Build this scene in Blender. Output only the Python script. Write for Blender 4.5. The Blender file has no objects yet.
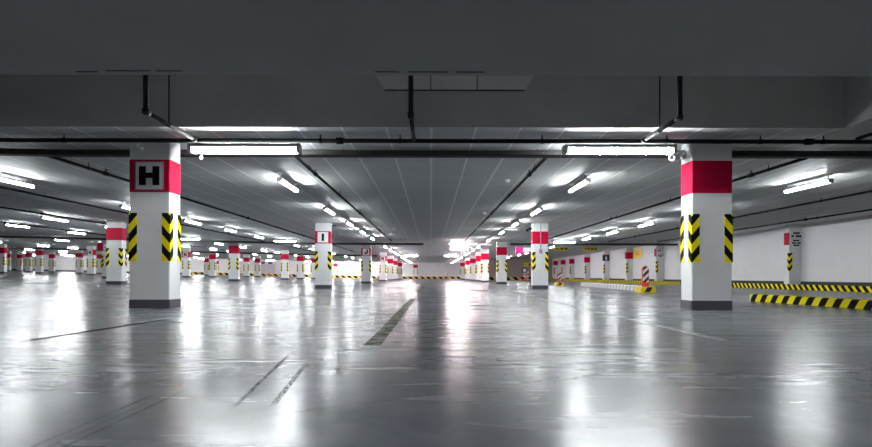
import bpy, math, random
random.seed(7)
C = bpy.context.scene.collection
F, VX, VY, H = 485.0, 431.0, 275.7, 0.495      # focal length in px, vanishing point, eye height
CEIL = 2.53

def dz(x):                                      # the deck rises gently towards the far left
    return 0.02 * max(0.0, -x - 6.0)

# ------------------------------------------------------------------ mesh builder
class MB:
    def __init__(s): s.v, s.f, s.sm = [], [], []
    def box(s, x0, x1, y0, y1, z0, z1):
        b = len(s.v)
        s.v += [(x0,y0,z0),(x1,y0,z0),(x1,y1,z0),(x0,y1,z0),(x0,y0,z1),(x1,y0,z1),(x1,y1,z1),(x0,y1,z1)]
        s.f += [tuple(b+i for i in q) for q in ((0,3,2,1),(4,5,6,7),(0,1,5,4),(1,2,6,5),(2,3,7,6),(3,0,4,7))]
        s.sm += [False]*6
        return s
    def prism(s, pts, z0, z1):                  # ccw outline in x,y
        b, n = len(s.v), len(pts)
        s.v += [(x,y,z0) for x,y in pts] + [(x,y,z1) for x,y in pts]
        s.f.append(tuple(b+i for i in reversed(range(n)))); s.f.append(tuple(b+n+i for i in range(n)))
        s.f += [(b+i, b+(i+1)%n, b+n+(i+1)%n, b+n+i) for i in range(n)]
        s.sm += [False]*(n+2)
        return s
    def prism_y(s, pts, y0, y1):                # ccw outline in x,z seen from -y
        b, n = len(s.v), len(pts)
        s.v += [(x,y0,z) for x,z in pts] + [(x,y1,z) for x,z in pts]
        s.f.append(tuple(b+i for i in range(n))); s.f.append(tuple(b+n+i for i in reversed(range(n))))
        s.f += [(b+(i+1)%n, b+i, b+n+i, b+n+(i+1)%n) for i in range(n)]
        s.sm += [False]*(n+2)
        return s
    def tube(s, p, q, r, n=10, r2=None):
        from mathutils import Vector
        p, q = Vector(p), Vector(q); d = (q-p).normalized()
        u = d.orthogonal().normalized(); w = d.cross(u); r2 = r if r2 is None else r2
        b = len(s.v)
        for c, rr in ((p, r), (q, r2)):
            for i in range(n):
                a = 2*math.pi*i/n
                s.v.append(tuple(c + u*math.cos(a)*rr + w*math.sin(a)*rr))
        for i in range(n):
            j = (i+1) % n
            s.f.append((b+i, b+j, b+n+j, b+n+i)); s.sm.append(True)
        s.f.append(tuple(b+i for i in reversed(range(n)))); s.f.append(tuple(b+n+i for i in range(n))); s.sm += [False]*2
        return s
    def quad(s, *pts):
        b = len(s.v); s.v += list(pts); s.f.append(tuple(range(b, b+len(pts)))); s.sm.append(False)
        return s
    def mesh(s, name, mat):
        me = bpy.data.meshes.new(name); me.from_pydata(s.v, [], s.f)
        me.polygons.foreach_set('use_smooth', s.sm)
        me.materials.append(mat); me.update()
        return me
    def build(s, name, mat, parent=None, loc=(0,0,0)):
        return link(name, s.mesh(name, mat), parent, loc)

def link(name, data, parent=None, loc=(0,0,0)):
    o = bpy.data.objects.new(name, data); C.objects.link(o); o.location = loc
    if parent: o.parent = parent
    return o
def tag(o, label, cat, group=None, kind='thing'):
    o['label'] = label; o['category'] = cat; o['kind'] = kind
    if group: o['group'] = group
    return o
def thing(name, label, cat, loc=(0,0,0), rz=0, group=None):
    o = bpy.data.objects.new(name, None); C.objects.link(o)
    o.location = loc; o.rotation_euler = (0,0,rz); o.empty_display_size = .1
    return tag(o, label, cat, group)
def copy_tree(o, parent=None):
    c = o.copy(); C.objects.link(c)
    if parent: c.parent = parent
    for ch in list(kids.get(o.name, [])): copy_tree(ch, c)
    return c
kids = {}
def scan():
    kids.clear()
    for o in bpy.data.objects:
        if o.parent: kids.setdefault(o.parent.name, []).append(o)
def struct(name, mb, mat, label=None):
    o = mb.build(name, mat); o['kind'] = 'structure'
    if label: o['label'] = label
    return o

# ------------------------------------------------------------------ materials
def new(name):
    m = bpy.data.materials.new(name); m.use_nodes = True
    nt = m.node_tree; nt.nodes.clear()
    out = nt.nodes.new('ShaderNodeOutputMaterial')
    b = nt.nodes.new('ShaderNodeBsdfPrincipled'); nt.links.new(b.outputs[0], out.inputs[0])
    return m, nt, b
class NT:
    def __init__(s, nt): s.nt = nt
    def val(s, x, sock):
        if hasattr(x, 'is_output'): s.nt.links.new(x, sock)
        else: sock.default_value = x
    def m(s, op, a, b=0.0, c=0.0, clamp=False):
        n = s.nt.nodes.new('ShaderNodeMath'); n.operation = op; n.use_clamp = clamp
        s.val(a, n.inputs[0]); s.val(b, n.inputs[1]); s.val(c, n.inputs[2])
        return n.outputs[0]
    def coord(s):
        return s.nt.nodes.new('ShaderNodeTexCoord').outputs['Object']
    def xyz(s, v):
        n = s.nt.nodes.new('ShaderNodeSeparateXYZ'); s.nt.links.new(v, n.inputs[0]); return n.outputs
    def mapped(s, v, scale):
        n = s.nt.nodes.new('ShaderNodeMapping'); n.inputs['Scale'].default_value = scale
        s.nt.links.new(v, n.inputs[0]); return n.outputs[0]
    def noise(s, v, scale=1.0, detail=4.0, rough=.55):
        n = s.nt.nodes.new('ShaderNodeTexNoise'); n.inputs['Scale'].default_value = scale
        n.inputs['Detail'].default_value = detail; n.inputs['Roughness'].default_value = rough
        s.nt.links.new(v, n.inputs['Vector']); return n.outputs[0]
    def ramp(s, x, lo, hi, a=0.0, b=1.0):
        n = s.nt.nodes.new('ShaderNodeMapRange'); n.clamp = True
        s.val(x, n.inputs[0])
        for i, q in zip((1,2,3,4), (lo,hi,a,b)): s.val(q, n.inputs[i])
        return n.outputs[0]
    def mix(s, f, a, b):
        n = s.nt.nodes.new('ShaderNodeMix'); n.data_type = 'RGBA'
        s.val(f, n.inputs[0]); s.val(a, n.inputs[6]); s.val(b, n.inputs[7]); return n.outputs[2]
    def bump(s, h, strength, dist, b):
        n = s.nt.nodes.new('ShaderNodeBump'); n.inputs['Strength'].default_value = strength; n.inputs['Distance'].default_value = dist
        s.nt.links.new(h, n.inputs['Height']); s.nt.links.new(n.outputs[0], b.inputs['Normal'])
def rgb(r, g, b): return (r, g, b, 1.0)

def paint(name, col, rough=.5, var=.08, scale=3.0, metal=0.0, spec=.5):
    m, nt, b = new(name); N = NT(nt)
    n = N.noise(N.coord(), scale, 5)
    d = tuple(c*(1-var) for c in col[:3]) + (1,); l = tuple(min(1, c*(1+var)) for c in col[:3]) + (1,)
    nt.links.new(N.mix(N.ramp(n, .3, .7), d, l), b.inputs['Base Color'])
    b.inputs['Roughness'].default_value = rough; b.inputs['Metallic'].default_value = metal
    b.inputs['Specular IOR Level'].default_value = spec
    return m
def emit(name, col, strength):
    m, nt, b = new(name)
    b.inputs['Base Color'].default_value = rgb(.8,.8,.8)
    b.inputs['Emission Color'].default_value = col; b.inputs['Emission Strength'].default_value = strength
    return m
def stripes(name, period, slope, mode, ca, cb, rough=.45, duty=.5):
    """diagonal stripes; mode 'guard' folds them round a corner, 'x' / 'y' run along that axis"""
    m, nt, b = new(name); N = NT(nt); c = N.coord(); x, y, z = N.xyz(c)[0:3]
    if mode == 'guard':
        d = N.m('ADD', N.m('ABSOLUTE', x), N.m('ABSOLUTE', y))
        ph = N.m('DIVIDE', N.m('SUBTRACT', z, N.m('MULTIPLY', d, slope)), period)
    else:
        a = x if mode == 'x' else y
        ph = N.m('DIVIDE', N.m('ADD', a, N.m('MULTIPLY', z, slope)), period)
    f = N.m('FRACT', N.m('ADD', ph, 100.0))
    k = N.m('LESS_THAN', f, duty)
    w = N.ramp(N.noise(c, 9, 5), .35, .75, .8, 1.0)
    a2 = N.mix(w, tuple(q*.8 for q in ca[:3]) + (1,), ca)
    nt.links.new(N.mix(k, cb, a2), b.inputs['Base Color']); b.inputs['Roughness'].default_value = .6; b.inputs['Specular IOR Level'].default_value = .08
    return m

YEL, BLK = rgb(.93,.78,.012), rgb(.006,.006,.007)
M = {}
M['white'] = paint('white_wall_paint', (.78,.785,.80), .55, .03, 1.2)
M['shaft'] = paint('white_column_paint', (.78,.785,.79), .5, .04, 2.2)
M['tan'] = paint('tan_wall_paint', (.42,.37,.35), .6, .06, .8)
M['red'] = paint('crimson_paint', (.56,.002,.046), .55, .06, 4, 0.0, .15)
M['plinth'] = paint('dark_grey_paint', (.055,.06,.075), .45, .12, 5)
M['plate'] = paint('white_plate', (.86,.86,.87), .5, .02)
M['letter'] = paint('black_letter', (.006,.003,.006), .7, .02, 3, 0.0, .05)
M['grey'] = paint('grey_metal', (.33,.34,.35), .4, .08, 6)
M['darkmetal'] = paint('dark_pipe_metal', (.009,.009,.0095), .75, .2, 8, 0.0, .2)
M['tray'] = paint('dark_tray_metal', (.035,.035,.034), .6, .2, 6, 0.0, .25)
M['whitemetal'] = paint('white_metal', (.75,.75,.75), .35, .03)
M['black'] = paint('black_rubber', (.015,.015,.016), .6, .1)
M['yellow'] = paint('yellow_sign', (.90,.68,.01), .4, .04)
M['blue'] = paint('dark_blue_sign', (.02,.03,.12), .4, .04)
M['pink'] = paint('magenta_sign', (.75,.02,.28), .4, .04)
M['orange'] = paint('red_orange_plastic', (.8,.05,.03), .4, .04)
M['beam'] = paint('bare_concrete_beam', (.42,.42,.41), .75, .05, 1.3)
M['bulk'] = paint('bare_concrete_bulkhead', (.45,.45,.44), .75, .06, 1.7)
M['patch'] = paint('pale_concrete_patch', (.64,.64,.635), .75, .05, 2.0)
M['seam'] = paint('dark_seam', (.02,.02,.02), .8, .1)
M['door'] = paint('pale_grey_door', (.55,.55,.6), .4, .04)
M['guard'] = stripes('corner_guard_stripes', .275, 1.2, 'guard', YEL, BLK)
M['kerb_y'] = stripes('kerb_stripes', .27, .6, 'y', YEL, BLK)
M['kerb_yb'] = stripes('wall_kerb_stripes', .27, -.8, 'y', YEL, BLK, .45, .45)
M['kerb_x'] = stripes('barrier_stripes', .95, .9, 'x', rgb(.80,.55,.12), BLK)
M['kerb_w'] = stripes('white_kerb_stripes', .40, .5, 'y', rgb(.85,.83,.84), rgb(.5,.48,.5), .4, .7)
M['deline'] = stripes('delineator_stripes', .17, -.9, 'x', rgb(.75,.75,.77), rgb(.10,.01,.02), .35, .5)
# 'x' phase for a panel facing the camera is rotated so that stripes climb
def panel_stripes(name, period, slope, ca, cb):
    m, nt, b = new(name); N = NT(nt); x, y, z = N.xyz(N.coord())[0:3]
    f = N.m('FRACT', N.m('ADD', N.m('DIVIDE', N.m('SUBTRACT', z, N.m('MULTIPLY', x, slope)), period), 50.0))
    nt.links.new(N.mix(N.m('LESS_THAN', f, .5), cb, ca), b.inputs['Base Color']); b.inputs['Roughness'].default_value = .35
    return m
M['deline'] = panel_stripes('delineator_stripes', .21, .95, rgb(.8,.8,.82), rgb(.09,.006,.015))
M['post'] = panel_stripes('guide_post_stripes', .36, 0, rgb(.8,.75,.76), rgb(.6,.02,.06))
M['lamp'] = emit('lamp_diffuser_cool', rgb(.93,.975,1.0), LAMP := 54.0)
M['lamp_warm'] = emit('lamp_diffuser_rosy', rgb(1.0,.86,.89), LAMP*2.0)
M['lamp_near'] = emit('lamp_diffuser_plain', rgb(.97,.985,1.0), LAMP*1.95)
M['lamp_far'] = emit('lamp_diffuser_strong', rgb(.95,.98,1.0), LAMP*1.3)
M['lamp_fill'] = emit('added_fill_diffuser', rgb(1.0,.97,.985), LAMP*3)  # strong emission for the fill lamps added along the back wall
M['redlight'] = emit('small_red_indicator', rgb(1.0,.08,.05), 1.0)

# ceiling: pale boards with joints running away from the camera, streaked across
def ceiling_mat():
    m, nt, b = new('ceiling_boards'); N = NT(nt); c = N.coord(); x, y, z = N.xyz(c)[0:3]
    k = N.m('DIVIDE', x, .62)
    dist = N.m('ABSOLUTE', N.m('SUBTRACT', k, N.m('ROUND', k)))
    wob = N.noise(N.mapped(c, (1.6, .0, .0)), 1.0, 0)
    line = N.m('LESS_THAN', dist, .03)
    line = N.m('MULTIPLY', line, N.ramp(wob, .35, .6, .75, 1.0))
    line = N.m('MULTIPLY', line, N.ramp(y, 24, 30, 1.0, .15))
    q = N.m('DIVIDE', y, 1.24)
    cross = N.m('LESS_THAN', N.m('ABSOLUTE', N.m('SUBTRACT', q, N.m('ROUND', q))), .006)
    st = N.noise(N.mapped(c, (.35, 5.0, 1.0)), 1.0, 6, .6)
    bl = N.noise(c, .25, 3)
    base = N.mix(N.ramp(st, .3, .7), rgb(.58,.587,.583), rgb(.68,.687,.683))
    base = N.mix(N.ramp(bl, .35, .65, 0, .35), base, rgb(.60,.607,.603))
    base = N.mix(N.m('MULTIPLY', cross, .15), base, rgb(.16,.16,.16))
    base = N.mix(line, base, rgb(.97,.97,.96))
    nt.links.new(base, b.inputs['Base Color']); b.inputs['Roughness'].default_value = .6; b.inputs['Specular IOR Level'].default_value = .3
    N.bump(st, .05, .01, b)
    return m
M['ceiling'] = ceiling_mat()

# floor: polished sealed concrete with worn parking lines and tyre marks
def floor_mat():
    m, nt, b = new('polished_concrete'); N = NT(nt); c = N.coord(); x, y, z = N.xyz(c)[0:3]
    n1 = N.noise(c, .35, 5); n2 = N.noise(c, 2.6, 8, .65); n3 = N.noise(N.mapped(c, (.5, 3.0, 1)), 1.6, 6, .6)
    fine = N.noise(c, 42, 5, .7)
    base = N.mix(N.ramp(n2, .3, .7), rgb(.073,.082,.096), rgb(.142,.156,.182))
    base = N.mix(N.ramp(n1, .35, .65, 0, .5), base, rgb(.09,.096,.095))
    def strip(x0, y0, x1, y1, w, soft=.35, tex=None, thr=(.4,.55)):
        """mask of a straight mark from (x0,y0) to (x1,y1)"""
        L = math.hypot(x1-x0, y1-y0); ux, uy = (x1-x0)/L, (y1-y0)/L
        t = N.m('ADD', N.m('MULTIPLY', N.m('SUBTRACT', x, x0), ux), N.m('MULTIPLY', N.m('SUBTRACT', y, y0), uy))
        d = N.m('ABSOLUTE', N.m('SUBTRACT', N.m('MULTIPLY', N.m('SUBTRACT', x, x0), uy), N.m('MULTIPLY', N.m('SUBTRACT', y, y0), ux)))
        a = N.ramp(d, w*.5*(1-soft), w*.5, 1.0, 0.0)
        e = N.m('MULTIPLY', N.ramp(t, 0, .06*L), N.ramp(t, .8*L, L, 1.0, 0.0))
        k = N.m('MULTIPLY', a, e)
        if tex is not None: k = N.m('MULTIPLY', k, N.ramp(tex, thr[0], thr[1]))
        return k
    tread = N.noise(N.mapped(c, (1, .45, 1)), 60, 6, .75); wear = N.noise(c, 5, 5, .7)
    # worn pale parking lines
    for x0, y0, x1, y1 in ((-3.05,4.6,-3.05,17), (2.25,3.4,2.5,17), (-7.5,6.0,-7.6,20), (-12.5,9,-3.0,9.4), (2.4,10.4,6.2,10.6)):
        base = N.mix(N.m('MULTIPLY', strip(x0,y0,x1,y1,.12,.5,wear,(.35,.6)), .7), base, rgb(.7,.71,.72))
    # rubber marks
    dark = N.m('MULTIPLY', strip(-3.03,3.6,-2.95,5.6,.10,.3), .9)
    base = N.mix(dark, base, rgb(.035,.035,.03))
    for x0, y0, x1, y1, w, tx in ((-.735,1.78,-.90,3.15,.024,tread), (-.600,1.83,-.70,2.72,.03,tread)):
        k = strip(x0,y0,x1,y1,w,.3,tx,(.39,.54)); dark = N.m('MAXIMUM', dark, k)
        base = N.mix(N.m('MULTIPLY', k, .95), base, rgb(.012,.012,.014))
    for x0, y0, x1, y1, w in ((-1.147,1.1,-1.15,2.1,.022), (-1.055,1.1,-1.06,2.2,.022), (-1.10,1.2,-1.10,1.9,.012)):
        k = strip(x0,y0,x1,y1,w,.6,wear,(.3,.5)); dark = N.m('MAXIMUM', dark, N.m('MULTIPLY', k, .6))
        base = N.mix(N.m('MULTIPLY', k, .7), base, rgb(.03,.03,.033))
    for x0, y0, x1, y1 in ((-.6,1.7,1.3,2.7), (1.0,2.7,4.2,3.4), (.2,2.0,.9,2.5)):
        base = N.mix(N.m('MULTIPLY', strip(x0,y0,x1,y1,.03,.7,wear,(.4,.6)), .5), base, rgb(.04,.042,.043))
    nt.links.new(base, b.inputs['Base Color'])
    r = N.ramp(n3, .3, .7, .19, .29)
    r = N.m('ADD', r, N.ramp(n1, .35, .65, -.02, .05))
    nt.links.new(r, b.inputs['Roughness'])
    b.inputs['IOR'].default_value = 1.27; b.inputs['Specular IOR Level'].default_value = .45
    df = nt.nodes.new('ShaderNodeBsdfDiffuse'); nt.links.new(base, df.inputs['Color'])
    mx = nt.nodes.new('ShaderNodeMixShader'); nt.links.new(N.m('MULTIPLY', dark, .9), mx.inputs[0])
    out = [q for q in nt.nodes if q.type == 'OUTPUT_MATERIAL'][0]
    nt.links.new(b.outputs[0], mx.inputs[1]); nt.links.new(df.outputs[0], mx.inputs[2]); nt.links.new(mx.outputs[0], out.inputs[0])
    nt.links.new(N.ramp(dark, 0, 1, .03, .0), b.inputs['Coat Weight'])
    nt.links.new(N.ramp(n3, .3, .7, .15, .22), b.inputs['Coat Roughness'])
    hgt = fine
    N.bump(hgt, .07, .003, b)
    return m
M['floor'] = floor_mat()
def dash_mat():
    m, nt, b = new('worn_lane_paint'); N = NT(nt); c = N.coord()
    n = N.noise(c, 9, 7, .75); n2 = N.noise(N.mapped(c, (3, .8, 1)), 3, 4)
    base = N.mix(N.ramp(n, .42, .6), rgb(.06,.064,.05), rgb(.31,.32,.26))
    base = N.mix(N.ramp(n2, .5, .7, 0, .6), base, rgb(.10,.105,.088))
    nt.links.new(base, b.inputs['Base Color']); b.inputs['Roughness'].default_value = .55
    b.inputs['Specular IOR Level'].default_value = .03
    return m
M['dash'] = dash_mat()

# ------------------------------------------------------------------ room shell
XL, XR, XK, Y0, YB, YR = -80.0, 14.5, -6.0, -9.0, 77.0, 58.0
zl = dz(XL)
fl = MB()
fl.quad((XK,Y0,0),(XR,Y0,0),(XR,YB,0),(XK,YB,0)); fl.quad((XL,Y0,zl),(XK,Y0,0),(XK,YB,0),(XL,YB,zl))
struct('floor', fl, M['floor'])
def slab(mb, x0, x1, y0, y1, z):                # underside facing down, following the rise
    if x0 < XK < x1:
        slab(mb, x0, XK, y0, y1, z); slab(mb, XK, x1, y0, y1, z); return
    mb.quad((x0,y0,z+dz(x0)),(x0,y1,z+dz(x0)),(x1,y1,z+dz(x1)),(x1,y0,z+dz(x1)))
B0, B1, R1, RXL, RXR, RZ = 2.3, 4.13, 6.65, -7.6, 5.66, 3.55
ce = MB()
slab(ce, XL, XR, R1, YB, CEIL); slab(ce, XL, XR, Y0, B0, CEIL)
slab(ce, RXR, XR, B1, R1, CEIL); slab(ce, XL, RXL, B1, R1, CEIL)
struct('ceiling', ce, M['ceiling'])
rec = MB()                                      # the raised strip of ceiling between beam and bulkhead
rec.quad((RXL,B1,RZ),(RXL,R1,RZ),(RXR,R1,RZ),(RXR,B1,RZ))
rec.quad((RXL,R1,RZ),(RXL,R1,CEIL+dz(RXL)),(XK,R1,CEIL),(RXR,R1,CEIL),(RXR,R1,RZ))
rec.quad((RXR,R1,RZ),(RXR,R1,CEIL),(RXR,B1,CEIL),(RXR,B1,RZ)); rec.quad((RXL,B1,RZ),(RXL,B1,CEIL+dz(RXL)),(RXL,R1,CEIL+dz(RXL)),(RXL,R1,RZ))
bulk = struct('ceiling_bulkhead', rec, M['bulk'])
# pale raised patch on the bulkhead with two joints
pt = MB().prism_y([(-.64,3.03),(1.27,3.03),(1.45,3.30),(-.80,3.30)], R1-.03, R1+.01)
pa = pt.build('repair_patch', M['patch'], bulk)
MB().box(-.015,-.004,R1-.033,R1-.02,3.03,3.3).box(.62,.632,R1-.033,R1-.02,3.03,3.3).box(-.64,1.27,R1-.034,R1-.02,3.022,3.034).build('joint', M['seam'], pa)
bm_ = MB().box(XL, XR, B0, B1, 2.2, RZ)
beam = struct('ceiling_beam', bm_, M['beam'])
sm = MB()
for a, b_, yy in ((-.47,-.27,4.06),(-.2,.14,4.06),(.2,.45,4.06),(-2.72,-2.34,4.05),(-2.3,-2.08,4.05),(-2.98,-2.80,4.07)):
    sm.box(a, b_, yy-.012, yy+.002, 2.197, 2.21)
sm.build('joint_seam', M['seam'], beam)

def wall(name, x0, x1, y0, y1, mat):
    mb = MB(); z0a, z0b = dz(x0), dz(x1)
    mb.quad((x0,y0,z0a),(x1,y1,z0b),(x1,y1,CEIL+z0b+.02),(x0,y0,CEIL+z0a+.02)); return struct(name, mb, mat)
def bwall(name, x0, x1, y, mat):
    mb = MB(); xs = [x0] + ([XK] if x0 < XK < x1 else []) + [x1]
    for a, b_ in zip(xs, xs[1:]): mb.quad((a,y,dz(a)),(b_,y,dz(b_)),(b_,y,CEIL+dz(b_)),(a,y,CEIL+dz(a)))
    return struct(name, mb, mat)
wall('wall_right', XR, XR, Y0, YR, M['white'])
wall('wall_left', XL, XL, Y0, YB, M['white'])
bwall('wall_back', XL, 5.4, YB, M['white'])
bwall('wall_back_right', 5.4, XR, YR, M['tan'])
wall('wall_return', 5.4, 5.4, YR, YB, M['white'])
bwall('wall_front', XL, XR, Y0, M['white'])
bb = MB().box(XR-.025, XR, Y0, YR, 0, .30); struct('baseboard_right', bb, M['black'])
bb = MB(); bb.quad((XL,YB-.02,zl),(-38,YB-.02,dz(-38)),(-38,YB-.02,dz(-38)+.24),(XL,YB-.02,zl+.24)); struct('baseboard_back', bb, M['plinth'])

# ------------------------------------------------------------------ columns
W, T = .60, .31
def chamfer(w, t, c, off=0.0):
    x, y = w/2+off, t/2+off
    return [(-x+c,-y),(x-c,-y),(x,-y+c),(x,y-c),(x-c,y),(-x+c,y),(-x,y-c),(-x,-y+c)]
shaft_me = MB().prism(chamfer(W,T,.012), -.03, CEIL-.012).mesh('shaft', M['shaft'])
band_me = MB().prism(chamfer(W,T,.012,.004), 1.728, 2.21).mesh('color_band', M['red'])
plinth_me = MB().prism(chamfer(W,T,.012,.008), -.03, .132).mesh('plinth', M['plinth'])
def guard_me(sx, sy):
    w, v, k = .115, .085, .007                            # local origin = the outer corner of the column
    a = [(k*sx,k*sy),(-w*sx,k*sy),(-w*sx,-.001*sy),(-.001*sx,-.001*sy),(-.001*sx,-v*sy),(k*sx,-v*sy)]
    if sx*sy < 0: a.reverse()
    return MB().prism(a, .70, 1.42).mesh('corner_guard', M['guard'])
guards = {(sx,sy): guard_me(sx,sy) for sx in (-1,1) for sy in (-1,1)}
def stroke(mb, pts, y0, y1): mb.prism_y(pts, y0, y1)
def letter_mb(ch):
    m = MB(); y0, y1 = -.009, .0
    if ch == 'H':
        for a in (-.15, .05): m.box(a, a+.10, y0, y1, -.14, .14)
        m.box(-.05, .05, y0, y1, -.035, .045)
    elif ch == 'I': m.box(-.045, .045, y0, y1, -.14, .14)
    elif ch == 'J':
        m.box(.03, .12, y0, y1, -.06, .14)
        o = [(.12*math.cos(a), -.03+.11*math.sin(a)) for a in [math.pi + i*math.pi/10 for i in range(11)]]
        i_ = [(.03*math.cos(a), -.03+.03*math.sin(a)) for a in [math.pi + i*math.pi/10 for i in range(11)]]
        for k in range(10): m.prism_y([o[k], o[k+1], i_[k+1], i_[k]], y0, y1)
    else:
        m.box(-.13, -.04, y0, y1, -.14, .14)
        m.prism_y([(-.04,-.03),(.03,.14),(.14,.14),(-.01,-.06)][::-1] if False else [(-.05,-.05),(.0,-.05),(.14,.14),(.03,.14)], y0, y1)
        m.prism_y([(.04,-.14),(.15,-.14),(.04,.05),(-.03,.0)], y0, y1)
    return m
plate_me = MB().box(-.205,.205,-.006,0,-.205,.205).mesh('letter_plate', M['plate'])
edge_mb = MB()
for a in (-.21, .198): edge_mb.box(a, a+.012, -.008, 0, -.21, .21); edge_mb.box(-.21, .21, -.008, 0, a, a+.012)
edge_me = edge_mb.mesh('plate_border', M['grey'])
letters = {ch: letter_mb(ch).mesh('letter', M['letter']) for ch in 'HIJK'}
def column(X, Y, letter, label):
    t = thing('parking_column', label, 'column', (X, Y+T/2, dz(X)), 0, 'white garage columns')
    link('shaft', shaft_me, t); link('color_band', band_me, t)['label'] = 'crimson band'
    link('plinth', plinth_me, t)['label'] = 'dark grey plinth'
    for (sx, sy), me in guards.items():
        link('corner_guard', me, t, (sx*W/2, sy*T/2, 0))
    if letter:
        p = link('letter_plate', plate_me, t, (0, -T/2-.004, 1.97)); p['label'] = 'white plate with black letter ' + letter
        link('plate_border', edge_me, p); link('letter', letters[letter], p, (0, -.004, 0))
    return t
cols = [
 (-4.18,7.2,'H','large white column with a black letter H on its crimson band'),
 (4.17,7.2,None,'large white column with plain crimson band and a security camera near its top'),
 (-4.17,18.7,'I','white column with the letter I plate standing by the central aisle'),
 (4.22,18.7,None,'white column with a grey conduit and box running down over its red band'),
 (-12.36,18.9,None,'plain red-banded white column seen just past the outer edge of column H'),
 (-4.05,30.2,'J','white column with the letter J plate, behind column I along the aisle'),
 (4.22,28.9,None,'red-banded white column next behind the conduit column along the aisle'),
 (-12.31,30.2,None,'plain red-banded white column alone midway between columns H and I'),
 (-20.2,30.2,'J','white letter J column half hidden behind the plain column outside column H'),
 (-4.17,42.0,'K','white letter K column behind the aisle letter J column'),
 (4.15,37.2,None,'third red-banded column behind the conduit column, whole front in view'),
 (-12.6,41.7,None,'pink-lit red-banded column first to the side of column I, towards column H'),
 (-21.1,41.7,'K','white letter K column peeking out beside the aisle side of column H'),
 (-29.3,41.7,'K','white letter K column in the far left cluster of columns'),
 (-37.0,41.7,None,'white column cut by the left edge of the photo'),
 (4.17,41.7,None,'fourth column behind the conduit column, half hidden by the third'),
 (4.17,48,None,'fifth column behind the conduit column along the aisle'),
 (4.17,54.5,None,'sixth column behind the conduit column along the aisle'),
 (4.17,64,None,'farthest column in the aisle row behind the conduit column'),
 (-4.17,49.5,None,'first plain red-banded column behind the aisle letter K column'),
 (-4.17,56,None,'second plain red-banded column behind the aisle letter K column'),
 (-4.17,65,None,'farthest column in the aisle row behind the letter K column'),
 (-12.5,46.3,None,'slim far column second from column I on its side towards column H'),
 (-12.5,51.6,None,'far column mostly hidden beside the outer edge of column I'),
 (-20.9,46.3,None,'red-banded column halfway between column H and the lone plain column'),
 (-20.9,54.8,None,'pink-banded far column just inward of the lone plain column'),
 (-20.9,58.3,None,'far column standing beside the grey double door on the back wall'),
 (-29.2,63,None,'far column showing only a pink band edge past the red-banded K neighbour'),
 (-37.5,54.8,None,'far column just inward of the K column in the left cluster'),
 (-37.5,51.6,None,'far column just outward of the K column in the left cluster'),
 (-37.5,46.3,None,'tallest red-banded column in the far left cluster'),
 (-45.9,58.6,None,'far left column with bare back wall on its inner side'),
 (-45.9,55.2,None,'far left column between the pale narrow one and the tallest one'),
 (-54.2,63.8,None,'pale narrow column in the far left cluster, near the photo edge'),
 (-54.2,62.0,None,'most distant column near the left photo edge with a dark red band'),
]
colobj = [column(*c) for c in cols]
# conduit and box on the second column of the right row
cd = MB().tube((.0,-T/2-.018,1.52),(.0,-T/2-.018,CEIL-.02),.014,8)
for z_ in (1.65,2.0,2.35): cd.box(-.03,.03,-T/2-.03,-T/2,z_-.01,z_+.01)
cd.build('conduit', M['grey'], colobj[3]); MB().box(-.06,.06,-T/2-.05,-T/2,1.36,1.52).build('junction_box', M['grey'], colobj[3])

MB().tube((W/2+.05,-T/2+.03,1.9),(W/2+.05,-T/2+.03,2.42),.016,8).tube((W/2+.05,-T/2+.03,2.42),(W/2+.2,-T/2+.03,2.42),.016,8).box(W/2,W/2+.05,-T/2+.015,-T/2+.045,2.0,2.03).build('conduit', M['darkmetal'], colobj[2])
t = thing('security_camera', 'small dark camera on the aisle side of the conduit column', 'camera', (4.22-W/2-.004, 18.9, 2.33))
MB().tube((0,0,0),(-.05,0,0),.04,10).build('wall_mount', M['darkmetal'], t); MB().tube((-.05,.05,.04),(-.2,-.12,-.08),.05,10).build('body', M['darkmetal'], t)
# ------------------------------------------------------------------ wall piers
def pier(X0, X1, Y, depth, label, band='red', guards_=True, bw=None, zb=0):
    t = thing('wall_pier', label, 'pier', (0, 0, zb), 0, 'piers along the walls')
    MB().box(X0, X1, Y, Y+depth, -.01, CEIL-.01).build('shaft', M['shaft'], t)
    if band == 'red': MB().box(X0-.006, X1-.01, Y-.006, Y+depth*.98, 1.728, 2.21).build('color_band', M['red'], t)
    elif band == 'side': MB().box(X0-.006, X0+.004, Y-.001, Y+depth*.98, 1.728, 2.21).build('color_band', M['red'], t)
    g = link('corner_guard', guards[(-1,-1)], t, (X0, Y, 0)); g['label'] = 'black and yellow corner guard'
    if guards_: link('corner_guard', guards[(1,-1)], t, (X1, Y, 0))
    return t
px0 = 14.03; XP = XR-.003
pier(px0, XP, 19.0, .28, 'nearest pier on the side wall, grey sign of text on its face', 'side', False)
pier(px0, XP, 30.2, .28, 'side wall pier with a grey sign of text, behind the striped post', 'side', False)
pier(px0, XP, 34.8, .28, 'side wall pier with a red square beside the yellow wall sign', 'red', False)
pier(px0, XP, 39.4, .28, 'side wall pier carrying the dark blue sign with a white figure', None, False)
pier(px0, XP, 44.2, .28, 'first red-square side wall pier beyond the blue sign', 'red', False)
pier(px0, XP, 49.0, .28, 'second red-square side wall pier beyond the blue sign', 'red', False)
pier(px0, XP, 52.2, .28, 'third red-square side wall pier beyond the blue sign', 'red', False)
pier(px0, XP, 55.4, .28, 'farthest red-square side wall pier, close to the tan back wall', 'red', False)
for X, lab in ((-2.45,'lone narrow pier on the pale back wall at the end of the aisle'),
               (-33.9,'back wall pier with dark red band near the lone plain column'),
               (-15.1,'back wall pier with a pink band just past column I')):
    pier(X-.35, X+.35, YB-.303, .3, lab, 'red', True, zb=dz(X))

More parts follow.
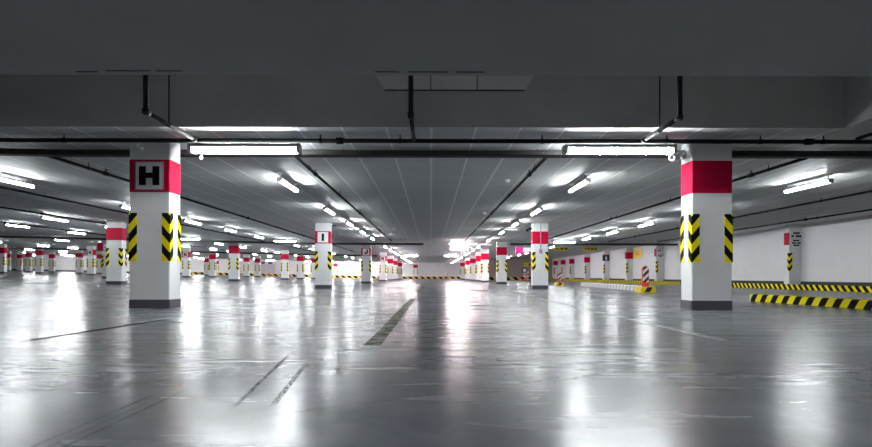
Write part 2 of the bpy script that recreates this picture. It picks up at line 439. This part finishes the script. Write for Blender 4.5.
# ------------------------------------------------------------------ ceiling lamps
LL = 1.22
def lamp_proto(mat):
    t = thing('ceiling_lamp', 'lamp', 'lamp')
    prof = [(-.014,.026),(.014,.026),(.027,.036),(.032,.05),(.032,.075),(-.032,.075),(-.032,.05),(-.027,.036)]
    MB().prism_y([(x, z-.075) for x, z in prof], -LL/2, LL/2).build('diffuser', mat, t)
    hp = [(-.042,-.003),(-.038,-.003),(-.03,.0),(.03,.0),(.038,-.003),(.042,-.003),(.03,.032),(-.03,.032)]
    MB().prism_y(hp, -LL/2-.01, LL/2+.01).build('housing', M['grey'], t)
    for s in (-1, 1):
        MB().box(-.045,.045, s*LL/2-.02, s*LL/2+.02, -.05, .03).build('end_cap', M['grey'], t)
        e = MB().tube((0,s*.55,.03),(0,s*.55,.125),.012,8); e.box(-.05,.05,s*.55-.04,s*.55+.04,.11,.13)
        e.build('ceiling_bracket', M['whitemetal'], t)
    return t
protos = {}
LZ = 2.40
def lamp(X, Y, label, rot=0.0, mat='lamp', z=LZ):
    if mat not in protos:
        t = protos[mat] = lamp_proto(M[mat]); scan()
    else:
        t = copy_tree(protos[mat])
    t.location = (X, Y, z + dz(X)); t.rotation_euler = (0, 0, rot)
    t['label'] = label; t['group'] = 'fluorescent ceiling lamps'
ORD = ['nearest','second','third','fourth','fifth','sixth','seventh','eighth','ninth','tenth','eleventh','twelfth','thirteenth','fourteenth','fifteenth']
base_y = [10.2, 14.3, 17.8, 21.1, 24.6, 31.5, 35.5, 40.0, 43.3, 49.5, 54.0, 60.0, 66.0, 72.0]
rows = [(-3.0,'row on the aisle side of columns H and I',0,14), (3.1,'row on the aisle side of the camera column',0,14),
        (7.9,'row between the camera column and the side wall',0,10), (-8.6,'first ceiling row outward of column H',0,14),
        (-13.8,'second ceiling row outward of column H',2,13), (-18.0,'third ceiling row outward of column H',3,13),
        (-24.0,'fourth ceiling row outward of column H',4,13), (-32.0,'fifth ceiling row outward of column H',5,13),
        (-41.0,'sixth ceiling row outward of column H',6,13), (-50.0,'outermost ceiling row on the far left',8,13)]
for X, ph, i0, i1 in rows:
    n = 0
    for i in range(i0, i1):
        Y = base_y[i]
        if X == 3.1 and i == 4: Y = 26.0
        if X == 7.9 and Y > YR-3: continue
        px = VX + F*X/Y
        if px < -45 or px > 905: continue
        rosy = abs(X) < 5 and Y > 30
        if i == 0 and X == -8.6: X, Y = -8.75, 10.05
        lamp(X, Y, f'{ORD[n]} lit fluorescent lamp in the {ph}', 0.0, 'lamp_warm' if rosy else 'lamp_far' if Y > 22 else 'lamp')
        n += 1
P2 = math.pi/2
lamp(-2.74, 7.15, 'long lit lamp crosswise beside the top of column H', P2, z=2.375)
lamp(2.77, 7.15, 'long lit lamp crosswise beneath the pipe beside the security camera', P2, z=2.375)
for o in [q for q in C.objects if q.name.startswith('ceiling_lamp')][-200:]:
    if o.parent is None and 'crosswise be' in o['label'] and o.location.y < 8: o.scale = (1.75, 1.3, 1.6)
for X, Y, lab in ((-13.6,27.3,'crosswise lit lamp beyond column H, in line with the far tray'), (-8.2,27.3,'crosswise lit lamp beside column I under the far tray'),
                  (7.5,27.3,'crosswise lit lamp beside the conduit column under the far tray')):
    lamp(X, Y, lab, P2)
for X, Y, lab in ((1.7,28.6,'glaring lamp over the aisle towards the column behind the conduit one'), (2.0,34.5,'glaring crosswise lamp second over the aisle end'),
                  (-1.9,46.0,'glaring crosswise lamp over the aisle beside the letter K column'), (1.9,46.0,'glaring crosswise lamp over the aisle across from the letter K column')):
    lamp(X, Y, lab, P2, 'lamp_warm')
for k, X in enumerate((-18.5,-15.5,-12.5,-9.5,-6.5)):  # added fill lamps, only there to blow the back wall out to white
    lamp(X, 74.0, f'{ORD[k]} added fill lamp from the double door washing the back wall white', P2, 'lamp_fill')
for k, X in enumerate((-24,-29,-34,-39,-44,-49,-54,-59)):  # more added fill lamps, brightening the dim outer stretch of back wall
    lamp(X, 72.5, f'{ORD[k]} added crosswise fill lamp outward from the double door along the back wall', P2, 'lamp_fill' if k > 1 else 'lamp_warm')
for X, lab in ((-2.9,'batten lamp over the viewpoint above the aisle, H side'), (3.0,'batten lamp over the viewpoint above the aisle, camera side'),
               (-9.0,'batten lamp level with the viewpoint beyond column H'), (9.0,'batten lamp level with the viewpoint by the side wall')):
    lamp(X, .35, lab, P2, 'lamp_near')

# ------------------------------------------------------------------ pipes and trays
def run_pipe(X, y0, y1, label, r=.028, z=2.425, step=2.9):
    t = thing('ceiling_sprinkler_pipe', label, 'pipe', (X, y0, z+dz(X)), 0, 'sprinkler pipes running away under the ceiling')
    m = MB().tube((0,0,0),(0,y1-y0,0),r,10)
    m.build('pipe', M['darkmetal'], t)
    y = .9; k = 0
    while y < y1-y0:
        h = MB().tube((0,y,r*.5),(0,y,CEIL-z-.004),.007,6); h.tube((0,y-.018,0),(0,y+.018,0),r*1.22,10)
        h.build('hanger', M['darkmetal'], t)
        if k % 2 == 0 and y + .5 < y1-y0:
            c = MB().tube((0,y+.42,0),(0,y+.54,0),r*1.5,10); c.tube((0,y+.48,r),(0,y+.48,r+.05),.012,8); c.tube((0,y+.48,r+.05),(0,y+.48,r+.058),.024,8)
            c.build('sprinkler_head', M['darkmetal'], t)
        y += step; k += 1
run_pipe(-2.2, 7.87, 27.2, 'dark pipe running away from the tray on the column H side of the aisle')
run_pipe(1.87, 7.87, 27.2, 'dark pipe running away from the tray on the camera column side of the aisle')
run_pipe(-6.2, 7.87, 40, 'dark pipe passing behind column H beneath its red band', step=3.6)
run_pipe(-9.85, 7.87, 40, 'second dark pipe outward of column H', step=3.6)
run_pipe(-13.2, 7.87, 26, 'third dark pipe outward of column H', step=3.6)
run_pipe(-17.6, 15, 44, 'outermost dark pipe, low in the photo left of column H', step=3.6)
run_pipe(6.1, 7.87, 27.2, 'dark pipe passing behind the camera column', step=3.6)
run_pipe(9.95, 7.87, 27.2, 'dark pipe above the single lamp near the side wall', step=3.6)
run_pipe(12.7, 7.87, 27.2, 'dark pipe closest to the side wall', step=3.6)

ZP = H + (VY-141)/F*7.0
t = thing('ceiling_main_pipe', 'long dark pipe crossing in front of both large columns below the ceiling', 'pipe', (0, 7.0, ZP))
mp = MB().tube((XK,0,0),(13.5,0,0),.031,12); mp.tube((-30,0,dz(-30)),(XK,0,0),.031,12); mp.build('pipe', M['darkmetal'], t)
for X in (-11,-8.5,-5.3,-1.6,-.45,1.6,3.4,4.75,5.66,8.2,10.5):
    h = MB().tube((X,0,dz(X)+.01),(X,0,CEIL-ZP+dz(X)-.003),.009,6); h.tube((X-.02,0,dz(X)),(X+.02,0,dz(X)),.037,12); h.build('hanger', M['darkmetal'], t)
for X in (-7.1,-1.32,5.45,10.0): MB().tube((X-.05,0,dz(X)),(X+.05,0,dz(X)),.047,12).build('coupling', M['darkmetal'], t)
MB().tube((-4.3,.02,-.03),(-4.22,.03,-.085),.02,10).tube((-4.22,.03,-.085),(-4.19,.03,-.11),.03,10).build('sprinkler_head', M['whitemetal'], t)

def tray(x0, x1, Y, zc, label, h=.085, w=.16):
    t = thing('ceiling_cable_tray', label, 'cable tray', (0, Y, zc), 0, None)
    m = MB(); xs = [x0] + ([XK] if x0 < XK < x1 else []) + [x1]
    for a, b_ in zip(xs, xs[1:]):
        za, zb = dz(a), dz(b_)
        for (ya, yb, q0, q1) in ((0,w,-h/2,-h/2+.012),(0,.01,-h/2,h/2),(w-.01,w,-h/2,h/2)):
            b = len(m.v)
            m.v += [(a,ya,za+q0),(b_,ya,zb+q0),(b_,yb,zb+q0),(a,yb,za+q0),(a,ya,za+q1),(b_,ya,zb+q1),(b_,yb,zb+q1),(a,yb,za+q1)]
            m.f += [tuple(b+i for i in q) for q in ((0,3,2,1),(4,5,6,7),(0,1,5,4),(1,2,6,5),(2,3,7,6),(3,0,4,7))]; m.sm += [False]*6
    m.build('channel', M['tray'], t)
    x = x0 + .7
    while x < x1:
        MB().tube((x,w/2,dz(x)-h/2),(x,w/2,CEIL-zc+dz(x)-.003),.008,6).build('ceiling_hanger', M['tray'], t); x += 3.1
zt = H + (VY-153)/F*7.7
tray(-30, 13.6, 7.68, zt, 'near dark cable tray crossing behind the two large columns')
tray(-58, -.45, 28.1, 2.335, 'far dark cable tray crossing above column J', .11)
tray(4.6, 14.3, 28.1, 2.335, 'far dark cable tray near the side wall above the striped post', .11)
tray(-46, -5.0, 45.2, 2.34, 'most distant cable tray over the pink-lit columns', .14)

# drops coming down from the raised strip and running back into the main pipe
def drop(px, y_elbow, xr, label):
    zE = ZP; yd = (zE-H)*F/(VY-y_elbow); X = (px-VX)/F*yd
    t = thing('ceiling_drop_pipe', label, 'pipe', (X, yd, zE), 0, 'pipes dropping from the raised ceiling strip')
    MB().tube((0,0,-.02),(0,0,RZ-zE-.005),.031,12).build('riser', M['darkmetal'], t)
    MB().tube((0,-.01,0),(0,7.0-yd-.033,0),.026,12).build('branch', M['darkmetal'], t)
    MB().tube((0,0,.03),(0,0,-.035),.04,12).tube((0,-.02,0),(0,.06,0),.038,12).build('elbow', M['darkmetal'], t)
    MB().tube((0,7.0-yd-.10,0),(0,7.0-yd-.034,0),.036,12).build('coupling', M['darkmetal'], t)
    if xr:
        y = .088*yd
        MB().tube((0,y,.02),(0,y,RZ-zE-.005),.009,8).tube((0,y-.02,0),(0,y+.02,0),.034,12).build('hanger_rod', M['darkmetal'], t)
drop(145.5, 112, 1, 'dark drop pipe with elbow and hanger rod above column H')
drop(410.5, 115, 0, 'dark drop pipe in front of the pale patch over the aisle')
drop(679.5, 117, 1, 'dark drop pipe with elbow and hanger rod near the camera column')
t = thing('ceiling_branch_pipe', 'dark pipe coming forward from the main pipe near the side wall', 'pipe', (6.1, 5.0, ZP+.03))
MB().tube((0,-2.9+.1,0),(0,1.95,0),.026,12).build('pipe', M['darkmetal'], t)
for y in (-2.0, .3): MB().tube((0,y,0),(0,y,CEIL-ZP-.035 if y > -.8 else .02),.008,6).tube((0,y-.02,0),(0,y+.02,0),.033,10).build('hanger', M['darkmetal'], t)

# ------------------------------------------------------------------ small ceiling devices and the camera
t = thing('security_camera', 'white bullet security camera on the aisle side of its column', 'camera', (4.17-W/2, 7.44, 2.33))
MB().tube((-.002,0,0),(-.03,0,0),.045,12).tube((-.02,0,0),(-.09,-.02,.03),.014,8).build('wall_mount', M['grey'], t)
MB().tube((-.03,-.05,.05),(-.235,-.16,-.045),.042,14).build('body', M['whitemetal'], t)
MB().tube((-.215,-.15,-.035),(-.27,-.178,-.062),.05,14).build('sun_shield', M['whitemetal'], t)
MB().tube((-.262,-.175,-.058),(-.275,-.182,-.064),.03,12).build('lens', M['black'], t)
t = thing('indicator_light', 'tiny red indicator light beside the lamp at column H', 'light', (-3.47, 7.32, 2.272))
t.name = 'ceiling_indicator_light'
MB().tube((0,0,-.03),(0,0,.02),.02,10).build('red_lens', M['redlight'], t)
MB().tube((0,0,.02),(0,0,.255),.008,6).build('ceiling_stem', M['grey'], t)
for X, Y, lab in ((1.62,10.3,'small pale detector on the ceiling above the camera-side aisle pipe'), (1.72,15.6,'small pale detector farther along the camera-side aisle pipe'),
                  (-6.9,11.2,'small pale detector on the ceiling outward of column H')):
    t = thing('ceiling_detector', lab, 'detector', (X, Y, CEIL+dz(X)), 0, 'ceiling detectors')
    MB().tube((0,0,-.022),(0,0,-.001),.055,14).build('base', M['whitemetal'], t)
    MB().tube((0,0,-.06),(0,0,-.022),.028,14,.045).build('sensor', M['whitemetal'], t)

# ------------------------------------------------------------------ kerbs
def kerb(name, p0, p1, w, h, mat, label, cap=None, top=None):
    L = math.hypot(p1[0]-p0[0], p1[1]-p0[1]); rz = math.atan2(p1[1]-p0[1], p1[0]-p0[0]) - math.pi/2
    t = thing(name, label, 'kerb', (p0[0], p0[1], max(dz(p0[0]),dz(p1[0]))*0), rz, None)
    c = .02
    MB().prism_y([(0,-.002),(w,-.002),(w,h-c),(w-c,h),(c,h),(0,h-c)], 0, L).build('striped_body', mat, t)
    if cap: MB().prism_y([(.004,0),(w-.004,0),(w-.004,h-c-.004),(w-c,h-.004),(c,h-.004),(.004,h-c-.004)], L, L+.03).build('end_cap', cap, t)
    if top: MB().box(.02, w-.01, .02, L-.02, h-.002, h+.006).build('top_strip', top, t)
    return t
kerb('kerb', (6.86,2.0), (6.46,9.8), .28, .14, M['kerb_y'], 'yellow and black striped kerb beside the camera column, nearest the viewer', M['whitemetal'])
kerb('kerb', (13.72,1.0), (13.72,YR-.5), .19, .19, M['kerb_yb'], 'long yellow and black striped kerb along the foot of the side wall', None, M['black'])
kerb('kerb', (6.72,15.2), (7.5,24.3), .30, .17, M['kerb_w'], 'bright white kerb with faint grey stripes behind the striped post')
def barrier(x0, x1, Y, label, h=.36):
    t = thing('kerb', label, 'kerb', (0, Y, 0))
    m = MB(); xs = [x0] + ([XK] if x0 < XK < x1 else []) + [x1]
    for a, b_ in zip(xs, xs[1:]):
        b = len(m.v); za, zb = dz(a), dz(b_)
        m.v += [(a,0,za),(b_,0,zb),(b_,.2,zb),(a,.2,za),(a,.03,za+h),(b_,.03,zb+h),(b_,.2,zb+h),(a,.2,za+h)]
        m.f += [tuple(b+i for i in q) for q in ((0,3,2,1),(4,5,6,7),(0,1,5,4),(1,2,6,5),(2,3,7,6),(3,0,4,7))]; m.sm += [False]*6
    m.build('striped_body', M['kerb_x'], t)
barrier(-38, 5.2, YB-.55, 'yellow and black striped barrier along the foot of the pale back wall')
barrier(5.6, XR-.3, YR-.35, 'yellow and black striped barrier along the foot of the tan back wall')

# ------------------------------------------------------------------ delineators and posts
def delineator(X, Y, label, s=1.0):
    t = thing('lane_delineator', label, 'delineator', (X, Y, 0), 0, 'red and white striped lane posts')
    bw = .22*s
    b = MB().prism_y([(-bw,0),(bw,0),(bw,.11*s),(bw*.82,.18*s),(-bw*.82,.18*s),(-bw,.11*s)], -.22*s, .22*s); b.build('base', M['yellow'], t)['label'] = 'yellow rubber base'
    MB().prism_y([(-.13*s,.02),(.04*s,.02),(.13*s,.165*s),(-.03*s,.165*s)], -.225*s, -.219*s).build('black_stripe', M['black'], t)
    r = .095*s; z0, z1 = .18*s, .80*s
    MB().prism_y([(-r*.85,z0),(r*.85,z0),(r,z0+.13*s),(-r,z0+.13*s)], -.05*s, .05*s).build('foot', M['orange'], t)
    def outline(r_, top):
        return [(-r_,z0+.13*s)] + [(r_,z0+.13*s)] + [(r_*math.cos(a), top-r_+r_*math.sin(a)) for a in [i*math.pi/10 for i in range(11)]]
    MB().prism_y(outline(r, z1), -.04*s, .04*s).build('rim', M['orange'], t)
    MB().prism_y(outline(r*.9, z1-.01*s), -.046*s, .046*s).build('striped_panel', M['deline'], t)
delineator(6.45, 14.6, 'large red and white striped post on a yellow base at the white kerb end')
delineator(6.6, 25.0, 'smaller striped post on a yellow base just past the conduit column', .88)
def post(X, Y, label, h=.85, r=.07):
    t = thing('guide_post', label, 'post', (X, Y, dz(X)), 0, 'red and white guide posts')
    MB().tube((0,0,.05),(0,0,h),r,10).build('pole', M['post'], t)
    MB().tube((0,0,-.005),(0,0,.06),r*2.4,12).build('base', M['black'], t)
post(2.4, 70, 'thin red guide post before the pale back wall across the aisle', .95, .08)
post(-22.6, 68, 'red guide post beside the grey double door', .9)
post(-27.0, 69, 'red guide post outward of the grey double door', .9)
post(8.1, 54, 'red guide post before the tan wall beside the aisle columns', .9)
post(9.2, 46, 'red and white guide post next to the round blue sign', .9)
post(-7.2, 66, 'dark guide post between columns J and K by the white wall', .9)
t = thing('round_sign_stand', 'round blue traffic sign on a short striped stand before the tan wall', 'sign', (9.55, 49.5, 0))
MB().tube((0,-.02,1.06),(0,.02,1.06),.30,24).build('disc', M['blue'], t)
MB().tube((0,-.026,1.06),(0,-.02,1.06),.19,24).build('disc_center', M['plate'], t)
MB().tube((0,0,.1),(0,0,.8),.08,10).build('pole', M['post'], t)
MB().box(-.3,.3,-.2,.2,0,.13).build('base', M['orange'], t)

# ------------------------------------------------------------------ signs
def words_mb(mb, x0, x1, z, h, y0, y1, axis='x'):
    x = x0
    while x < x1:
        w = random.uniform(.5, 1.0)*h*.9
        if random.random() < .86: mb.box(x, min(x+w*.8, x1), y0, y1, z-h/2, z+h/2)
        x += w
def text_sign(X, Y, label, s=1.0):
    t = thing('text_sign', label, 'sign', (X, Y, 0), 0, 'grey signs on the wall piers')
    MB().box(-.19,.24,-.012,-.001,1.99,2.25).build('upper_plate', M['plate'], t)
    MB().prism_y([(.03+.21*math.cos(a), 1.80+.19*math.sin(a)) for a in [i*math.pi/12 for i in range(24)]], -.012, -.001).build('lower_plate', M['plate'], t)
    m = MB(); words_mb(m,-.09,.16,2.19,.075,-.018,-.011); words_mb(m,-.16,.22,2.07,.09,-.018,-.011)
    words_mb(m,-.1,.14,1.90,.06,-.018,-.011); words_mb(m,-.14,.2,1.80,.065,-.018,-.011); words_mb(m,-.08,.14,1.71,.06,-.018,-.011)
    m.build('lettering', M['letter'], t)
text_sign(14.26, 18.99, 'grey text sign on the nearest side wall pier')
text_sign(14.26, 30.19, 'grey text sign on the pier behind the striped post')
t = thing('wall_sign', 'yellow picture sign on the side wall beside a red pier square', 'sign', (XR, 34.0, 1.75))
MB().box(-.03,-.001,-.72,.62,0,.62).build('board', M['yellow'], t)
MB().box(-.036,-.029,-.3,.3,.22,.27).box(-.036,-.029,-.2,.15,.27,.36).box(-.036,-.029,-.45,.4,.44,.48).build('pictogram', M['orange'], t)
t = thing('pier_sign', 'dark blue sign with a small white figure on a side wall pier', 'sign', (14.2, 39.39, 1.72))
MB().box(-.28,.28,-.02,-.001,0,.52).build('board', M['blue'], t); MB().box(-.28,.28,-.022,-.001,.46,.52).build('top_edge', M['red'], t)
MB().tube((.02,-.028,.36),(.02,-.02,.36),.045,12).box(-.05,.09,-.027,-.019,.12,.31).box(-.03,.0,-.027,-.019,.03,.14).box(.04,.07,-.027,-.019,.03,.14).build('white_figure', M['plate'], t)
def hang_sign(X, Y, z, w, label, h=.2, split=.45):
    t = thing('hanging_sign', label, 'sign', (X, Y, z), 0, 'yellow signs hung from the ceiling')
    MB().box(-w/2,w/2,-.04,.04,-h/2,h/2).build('sign_box', M['yellow'], t)
    m = MB(); words_mb(m, -w/2+w*split, w/2-.05, 0, h*.62, -.047, -.039); m.build('lettering', M['black'], t)
    m = MB().prism_y([(-w/2+.04,0),(-w/2+.14,-.06),(-w/2+.14,.06)], -.047, -.039).box(-w/2+.13,-w/2+.26,-.047,-.039,-.02,.02); m.build('arrow', M['black'], t)
    for s in (-1,1): MB().tube((s*w*.35,0,h/2),(s*w*.35,0,CEIL-z-.003),.008,6).build('ceiling_rod', M['grey'], t)
hang_sign(8.05, 30, 2.17, .86, 'yellow hanging sign next to the conduit column')
hang_sign(9.85, 30, 2.17, .86, 'yellow hanging sign nearer the side wall', .2, .32)
hang_sign(11.4, 55, 1.78, 1.75, 'yellow hanging sign half hidden behind the conduit column', .42, .3)
t = thing('flag_sign', 'magenta and white flag sign jutting from the conduit column', 'sign', (4.22-W/2-.006, 18.95, 1.49))
MB().box(-.62,-.34,-.07,.07,-.13,.13).build('magenta_panel', M['pink'], t); MB().box(-.34,-.03,-.05,.05,-.05,.11).build('white_panel', M['plate'], t)
MB().box(-.34,-.001,-.03,.03,-.10,-.05).build('wall_mount', M['pink'], t)
t = thing('flag_sign', 'small pink flag sign on the outer column J', 'sign', (-20.2-W/2-.006, 30.3, 2.0+dz(-20.2)))
MB().box(-.3,-.02,-.05,.05,-.22,.22).build('panel', M['red'], t); MB().box(-.02,-.001,-.03,.03,-.1,.1).build('wall_mount', M['grey'], t)

# ------------------------------------------------------------------ door in the back wall
dX = -26.2; dzz = dz(dX)
d = MB().box(dX-1.7,dX+1.9,YB-.10,YB-.01,dzz,dzz+2.1); do = struct('door_1', d, M['whitemetal'], 'white framed double door in the back wall')
for s in (-1,1):
    lf = MB().box(dX+.1+s*.72-.68,dX+.1+s*.72+.68,YB-.13,YB-.095,dzz+.02,dzz+1.95).build('door_leaf', M['door'], do)
    MB().box(dX+.1+s*.12-.03,dX+.1+s*.12+.03,YB-.2,YB-.128,dzz+.9,dzz+1.1).build('handle', M['grey'], lf)
for X, lab in ((dX-.4,'dark wall lamp over the outer leaf of the double door'), (dX+.75,'dark wall lamp over the inner leaf of the double door')):
    t = thing('wall_lamp', lab, 'lamp', (X, YB-.10, dz(X)+2.0), 0, 'dark wall lamps over the double door')
    MB().box(-.28,.28,-.2,-.03,-.08,.22).build('lamp_body', M['blue'], t); MB().box(-.1,.1,-.03,0,-.02,.12).build('wall_mount', M['grey'], t)

# ------------------------------------------------------------------ worn lane dashes
def dash(x0, x1, y0, y1, dx, label):
    m = MB(); n = 24; random.seed(int(y0*10))
    L = [x0 + dx*i/n + random.uniform(-.006,.006) for i in range(n+1)]; R = [x1 + dx*i/n + random.uniform(-.006,.006) for i in range(n+1)]
    pts = [(R[i], y0+(y1-y0)*i/n) for i in range(n+1)] + [(L[i], y0+(y1-y0)*i/n) for i in reversed(range(n+1))]
    m.prism(pts, .0005, .003)
    tag(m.build('lane_dash', M['dash']), label, 'lane marking', 'worn lane dashes on the aisle floor')
dash(-.475,-.355,3.46,10.3,.03,'long worn greenish lane dash on the aisle floor, nearest the viewer')
dash(-.44,-.30,16.0,22.0,.03,'short distant worn lane dash farther down the aisle')

# ------------------------------------------------------------------ world, camera, view
w = bpy.data.worlds.new('dark_world'); bpy.context.scene.world = w; w.use_nodes = True
w.node_tree.nodes['Background'].inputs[0].default_value = rgb(0,0,0)
cam = bpy.data.cameras.new('camera'); co = bpy.data.objects.new('camera', cam); C.objects.link(co)
cam.sensor_fit = 'HORIZONTAL'; cam.sensor_width = 36; cam.lens = F/872*36
cam.shift_x = (436-VX)/872; cam.shift_y = (VY-223.5)/872
cam.clip_start = .05; cam.clip_end = 300
co.location = (0, 0, H); co.rotation_euler = (math.pi/2, -.002, 0)
sc = bpy.context.scene; sc.camera = co
sc.view_settings.view_transform = 'Standard'; sc.view_settings.look = 'None'
sc.view_settings.exposure = 1.3; sc.view_settings.gamma = 1.0; sc.view_settings.use_curve_mapping = False
sc.cycles.use_denoising = True
sc.cycles.max_bounces = 10; sc.cycles.diffuse_bounces = 6; sc.cycles.glossy_bounces = 5
sc.cycles.use_light_tree = True
sc.cycles.caustics_reflective = False; sc.cycles.caustics_refractive = False
